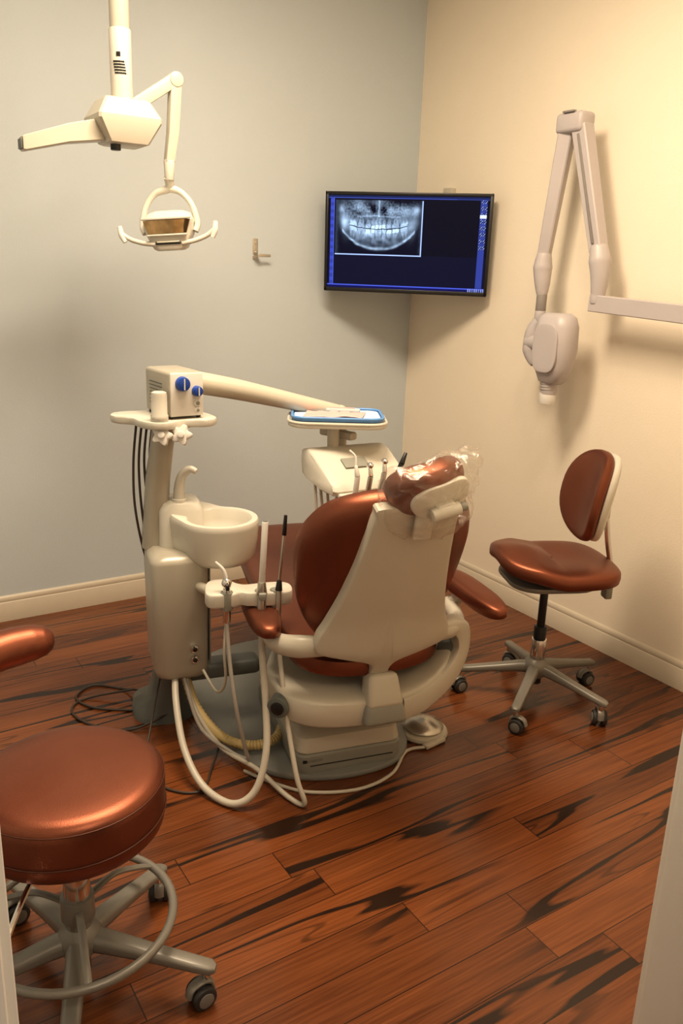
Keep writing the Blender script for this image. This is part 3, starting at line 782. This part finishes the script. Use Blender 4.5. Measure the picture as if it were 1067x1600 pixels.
g.cyl((.169, 0, 1.955), (.170, 0, 2.025), .017, CREAM_L, .021)
fin(g, 'balance_arm', dl, LM)
HL = LM @ TM((.168, 0, 1.80), 0, 0, -33) @ TM(ry=-5)
g = G()
g.tube([(.012, .0, .165), (0.005, .02, .13), (-.05, .02, .112), (-.088, .01, .065), (-.104, 0, .0), (-.095, -.01, -.03)], [.018, .016, .012, .011, .012, .012], CREAM_L, 8, 12)
g.tube([(0.005, .02, .13), (.05, .02, .112), (.088, .01, .065), (.104, 0, .0), (.095, -.01, -.03)], [.016, .012, .011, .012, .012], CREAM_L, 8, 12)
yk = fin(g, 'lamp_yoke', dl, HL)
g = G()
def lr(w_, d_, r_, y, z): return [Vector((p[0], y + p[1], z)) for p in rrect(w_, d_, r_, 4)]
g.loft([lr(.10, .06, .02, -.03, -.095), lr(.125, .09, .03, -.02, -.088), lr(.17, .12, .03, -.01, -.04), lr(.19, .13, .035, 0, .012), lr(.165, .11, .04, .01, .038), lr(.11, .07, .03, .01, .048)], CREAM_L)
nf = 6; vs = []; fs = []
for i in range(nf + 1):
    t = i / nf; yo = .010 * math.sin(math.pi * t) + (.004 if i % 2 else 0)
    vs += [(-.088 + .176 * t, -.066 - yo, .012), (-.072 + .144 * t, -.072 - yo * .4, -.036), (-.088 + .176 * t, -.050, .012), (-.072 + .144 * t, -.045, -.036)]
for i in range(nf):
    a = i * 4; b_ = a + 4
    fs += [(a, a + 1, b_ + 1, b_), (a, b_, b_ + 2, a + 2), (a + 1, a + 3, b_ + 3, b_ + 1), (a + 2, b_ + 2, b_ + 3, a + 3)]
fs += [(0, 2, 3, 1), (nf * 4, nf * 4 + 1, nf * 4 + 3, nf * 4 + 2)]
g.add(vs, fs, AMBER, False)
g.box((.185, .018, .010), (0, -.070, .018), CREAM_L, .004)
g.box((.150, .016, .007), (0, -.074, -.041), CREAM_L, .003)
g.box((.095, .006, .018), (0, -.066, -.066), DARK, .003, rot=(-22, 0, 0)); g.box((.085, .008, .005), (0, -.070, -.066), CREAM, .002, rot=(-22, 0, 0))
fin(g, 'lamp_head', dl, HL)
for s in (-1, 1):
    g = G()
    g.tube([(s * .05, -.06, -.072), (s * .10, -.055, -.064), (s * .145, -.05, -.048), (s * .172, -.05, -.028)], [.009, .009, .009, .008], CREAM_L, 6, 10)
    g.tube([(s * .164, -.052, -.058), (s * .176, -.05, -.03), (s * .180, -.048, .0)], [.009, .012, .009], WHITEP, 5, 10)
    fin(g, 'lamp_handle', dl, HL)

# ------------------------------------------------------------------ wall x-ray machine
xr = root('wall_xray_machine', TM((0, -1.6, 1.55)), 'pale grey dental x-ray machine on folding wall arm', 'x-ray machine')
g = G()
A, h = axisM((-.15, -1.45, 1.562), (-.15, -2.75, 1.505))
g.box((.05, .068, h), (0, 0, h / 2), XRAY, .003, 1, M=A)
g.box((.03, .10, .25), (-.015, -2.72, 1.505), XRAY, .008); g.box((.15, .06, .05), (-.08, -2.72, 1.505), XRAY, .008)
fin(g, 'wall_bracket', xr, angle=25)
def xarm(p0, p1, w0, w1, name):
    g = G(); A, h = axisM(p0, p1); R_ = []
    for t, k in ((0, .8), (.02, 1), (.5, 1), (.98, 1), (1, .8)):
        w_ = (w0 + (w1 - w0) * t) * k; R_.append([Vector((p[0], p[1], h * t)) for p in rrect(w_ * .9, w_, .005, 1)])
    g.loft(R_, XRAY, A)
    g.box((.004, .012, h * .85), (-w0 * .455, 0, h * .5), XRAY_G, .001, M=A)
    fin(g, name, xr, angle=25)
xarm((-.15, -1.29, 2.265), (-.15, -1.455, 1.76), .072, .062, 'folding_arm')
xarm((-.15, -1.215, 2.265), (-.17, -1.165, 1.72), .064, .050, 'folding_arm')
g = G(); g.box((.09, .145, .08), (-.15, -1.25, 2.275), XRAY, .018, 3); g.box((.02, .06, .008), (-.19, -1.25, 2.315), XRAY_G, .002)
fin(g, 'elbow_cover', xr)
g = G()
g.tube([(-.15, -1.45, 1.79), (-.15, -1.465, 1.73), (-.15, -1.475, 1.66), (-.15, -1.475, 1.57)], [.034, .046, .038, .026], XRAY, 6, 18)
g.cyl((-.15, -1.475, 1.56), (-.15, -1.475, 1.605), .03, XRAY)
fin(g, 'shoulder_joint', xr)
g = G()
g.tube([(-.17, -1.17, 1.76), (-.17, -1.168, 1.70), (-.17, -1.175, 1.63), (-.17, -1.18, 1.58)], [.030, .042, .034, .022], XRAY, 6, 18)
g.cyl((-.17, -1.18, 1.50), (-.17, -1.18, 1.59), .023, XRAY_G)
g.cyl((-.17, -1.18, 1.47), (-.17, -1.18, 1.515), .024, XRAY)
g.tube([(-.17, -1.18, 1.48), (-.175, -1.155, 1.42), (-.18, -1.155, 1.34), (-.185, -1.19, 1.28)], [.022, .036, .038, .018], XRAY, 6, 16)
g.cyl((-.18, -1.14, 1.375), (-.18, -1.31, 1.375), .038, XRAY)
fin(g, 'swivel_yoke', xr)
g = G(); XH = TM((-.20, -1.318, 1.365), 0, 0, 0)
sec = []
for z, w_, d_, r_ in ((-.155, .085, .07, .03), (-.145, .115, .09, .035), (-.085, .180, .12, .055), (0, .200, .135, .058), (.09, .195, .13, .058), (.13, .170, .11, .05), (.147, .12, .07, .03)):
    sec.append([Vector((p[0], p[1], z)) for p in rrect(d_, w_, r_, 6)])
g.loft(sec, XRAY, XH)
g.cushion(ell(.070, .105, 36, 3.), .006, XRAY, XH @ Matrix(((0, 0, -1, -.065), (-1, 0, 0, 0), (0, 1, 0, .0), (0, 0, 0, 1))), e=.3)
fin(g, 'tube_head', xr)
g = G(); g.cyl((-.20, -1.305, 1.16), (-.20, -1.305, 1.235), .036, XRAY, .038); g.cyl((-.20, -1.302, 1.12), (-.20, -1.305, 1.175), .036, WHITEP, .036)
for k in range(4): g.cyl((-.20, -1.303, 1.18 + k * .012), (-.20, -1.303, 1.185 + k * .012), .0385, XRAY_G)
fin(g, 'cone_nozzle', xr)

# ------------------------------------------------------------------ hook
g = G(); g.box((.028, .004, .10), (0, -.002, 0), STEEL, .001); g.box((.028, .05, .004), (0, -.027, -.035), STEEL, .001); g.box((.07, .004, .014), (.03, -.045, -.03), STEEL, .002)
g.cyl((0, -.004, .03), (0, -.007, .03), .005, CHROME); g.cyl((0, -.004, -.015), (0, -.007, -.015), .005, CHROME)
fin(g, 'wall_hook', origin=(-.995, 0, 1.745), label='small brushed metal hook bracket on the blue wall', category='hook')

# ------------------------------------------------------------------ television
TV = TM((-.355, -.40, 1.797), 0, 0, -45) @ TM(rx=2)
tv = root('television', TV, 'black flat screen television in the corner showing a dental x-ray', 'television')
W_, H_ = .835, .482
g = G(); g.box((W_, .035, H_), (0, .02, 0), DARK, .006)
for s in (-1, 1):
    g.box((.016, .012, H_), (s * (W_ / 2 - .008), -.001, 0), DARK, .003); g.box((W_, .012, .020 if s < 0 else .016), (0, -.001, s * (H_ / 2 - .009)), DARK, .003)
g.box((.5, .04, .3), (0, .05, -.02), DARK, .01)
fin(g, 'frame', tv, TV)
g = G(); g.box((.06, .10, .06), (0, .11, 0), DARK, .005); g.box((.2, .02, .2), (0, .075, 0), DARK, .004)
fin(g, 'wall_mount', tv, TV)
m, nt, b = new_mat('lit_screen')
at = node(nt, 'ShaderNodeVertexColor', layer_name='scr')
nt.links.new(at.outputs[0], b.inputs['Emission Color']); b.inputs['Emission Strength'].default_value = 1.2
b.inputs['Base Color'].default_value = (.002, .002, .003, 1); b.inputs['Roughness'].default_value = .3; b.inputs['Specular IOR Level'].default_value = .12
SW, SH = W_ - .032, H_ - .036; NX, NZ = 400, 226
G_ = lambda d, s: math.exp(-(d / s) ** 2)
def radiograph(x, y):
    wx = x + .02 * noise.noise(Vector((x * 6, y * 6, 2))); wy = y + .03 * noise.noise(Vector((x * 5, y * 5, 7)))
    n1 = noise.noise(Vector((x * 3.2, y * 2.5, 1))) * .5 + .5; n2 = noise.noise(Vector((x * 9, y * 7, 5))) * .5 + .5
    n3 = noise.noise(Vector((x * 24, y * 14, 9))) * .5 + .5
    ax = abs(wx); v = .012
    occ = -.04 + .30 * wx * wx
    jaw = -.80 + 1.0 * ax ** 2.4
    inside = 1 if (wy > jaw and ax < .92) else 0
    body = G_(wy - occ + .08, .48) * math.exp(-(ax / .80) ** 6)
    v += inside * body * (.14 + .72 * n2 * n1 * 1.7)
    top = G_(wy - .66, .36) * math.exp(-(ax / .88) ** 6)
    v += top * max(0, 1.1 * n1 + .5 * n3 - .52)
    v -= .35 * G_(ax - .12, .07) * G_(wy - .64, .16) + .28 * G_(ax - .42, .14) * G_(wy - .55, .14)
    v += .35 * G_(wx, .02) * (wy > .40) + .25 * G_(wy - .44 + .10 * x * x, .03) * (ax < .5)
    v += .50 * G_(wy - jaw - .05, .055) * (ax < .84) * (.2 + 1.2 * n2)
    for s in (-1, 1):
        v += .50 * G_(wx - s * (.78 + .08 * wy), .10) * G_(wy - .22, .42) * (.3 + 1.1 * n1)
        v += .50 * G_(wx - s * .87, .06) * G_(wy - .66, .13)
        v += .20 * G_(wx - s * .99, .05)
    if ax < .66:
        q = ax ** .95; wt = .080 + .095 * ax; k = q / wt; fr = abs((k % 1) - .5) * 2; tid = int(k) + (11 if x < 0 else 0)
        for s in (1, -1):
            hgt = .50 - .20 * ax + .09 * math.sin(tid * 2.3 + s); cr = .15 + .03 * math.sin(tid * 3.1)
            d = (wy - occ) * s
            st_ = .014 + .035 * fr ** 3 + .012 * math.sin(tid * 4.)
            if st_ < d < hgt:
                crown = d < cr
                tt = max(0, (d - cr) / (hgt - cr)); wd = .92 if crown else .78 - .55 * tt ** 1.3
                soft = max(0, min(1, (wd - fr) / .18))
                amp = (.56 + .42 * (math.sin(tid * 5.1 + s * 2) > .35) + .12 * math.sin(tid * 1.7)) if crown else .46 - .24 * tt
                v = v * (1 - .5 * soft) + amp * soft * (.62 + .6 * n3)
                if not crown and fr < .13: v -= .10
                if crown and soft < .3: v *= .70
        if abs(wy - occ) < .016: v *= .25
    v *= 1 - .6 * ax ** 8
    v = max(0, min(1, v)) ** 1.3
    return (v * .62, v * .85, min(1, .012 + v * 1.15))
def scr(u, t):
    c = (.0020, .0024, .012)
    if t > .63: c = (.0038, .0045, .024)
    if .012 < u < .034: c = (.05, .08, .50) if int(t * 26) % 2 else (.035, .055, .36)
    if .034 <= u < .038: c = (.12, .18, .75)
    if .046 < u < .597 and .050 < t < .638:
        c = radiograph((u - .3215) / .2755, (.344 - t) / .294)
        if u > .590 or t > .626: c = (.40, .54, .90)
    if t < .020: c = (.012, .02, .09)
    if .020 < t < .030: c = (.05, .08, .40) if u < .8 else (.03, .05, .25)
    if .945 < u < .985 and .03 < t < .955:
        c = (.035, .055, .30)
        if int(u * 140) % 3 != 0 and (int(t * 44) % 3 != 0) and t < .55: c = (.010, .018, .10) if (int(t * 44 * 3 + u * 300) % 4) else (.4, .5, .85)
        if .18 < t < .215: c = (.7, .8, 1.)
    if t > .958: c = (.07, .11, .62)
    if t > .974: c = (.006, .007, .09)
    if t > .966 and u > .9: c = (.25, .3, .65) if int(u * 150) % 2 else c
    return c
vs, fs, cols = [], [], []
for j in range(NZ + 1):
    for i in range(NX + 1):
        vs.append((-SW / 2 + SW * i / NX, 0, SH / 2 - SH * j / NZ))
for j in range(NZ):
    for i in range(NX):
        a = j * (NX + 1) + i; fs.append((a, a + NX + 1, a + NX + 2, a + 1)); cols.append(scr((i + .5) / NX, (j + .5) / NZ))
me = bpy.data.meshes.new('screen'); me.from_pydata([Vector(v) for v in vs], [], fs); me.materials.append(m)
ca = me.color_attributes.new('scr', 'FLOAT_COLOR', 'CORNER')
buf = []
for c in cols: buf += [*c, 1.] * 4
ca.data.foreach_set('color', buf)
so = bpy.data.objects.new('screen', me); S.collection.objects.link(so); so.parent = tv; so.location = (0, .0015, 0)
so['label'] = 'lit screen with panoramic tooth radiograph on dark blue'
g = G(); g.box((.03, .07, .10), (-.015, 0, 0), CREAM, .004)
fin(g, 'wall_outlet', origin=(0, -.30, 2.04), label='small cream socket box on the wall above the television', category='wall socket')
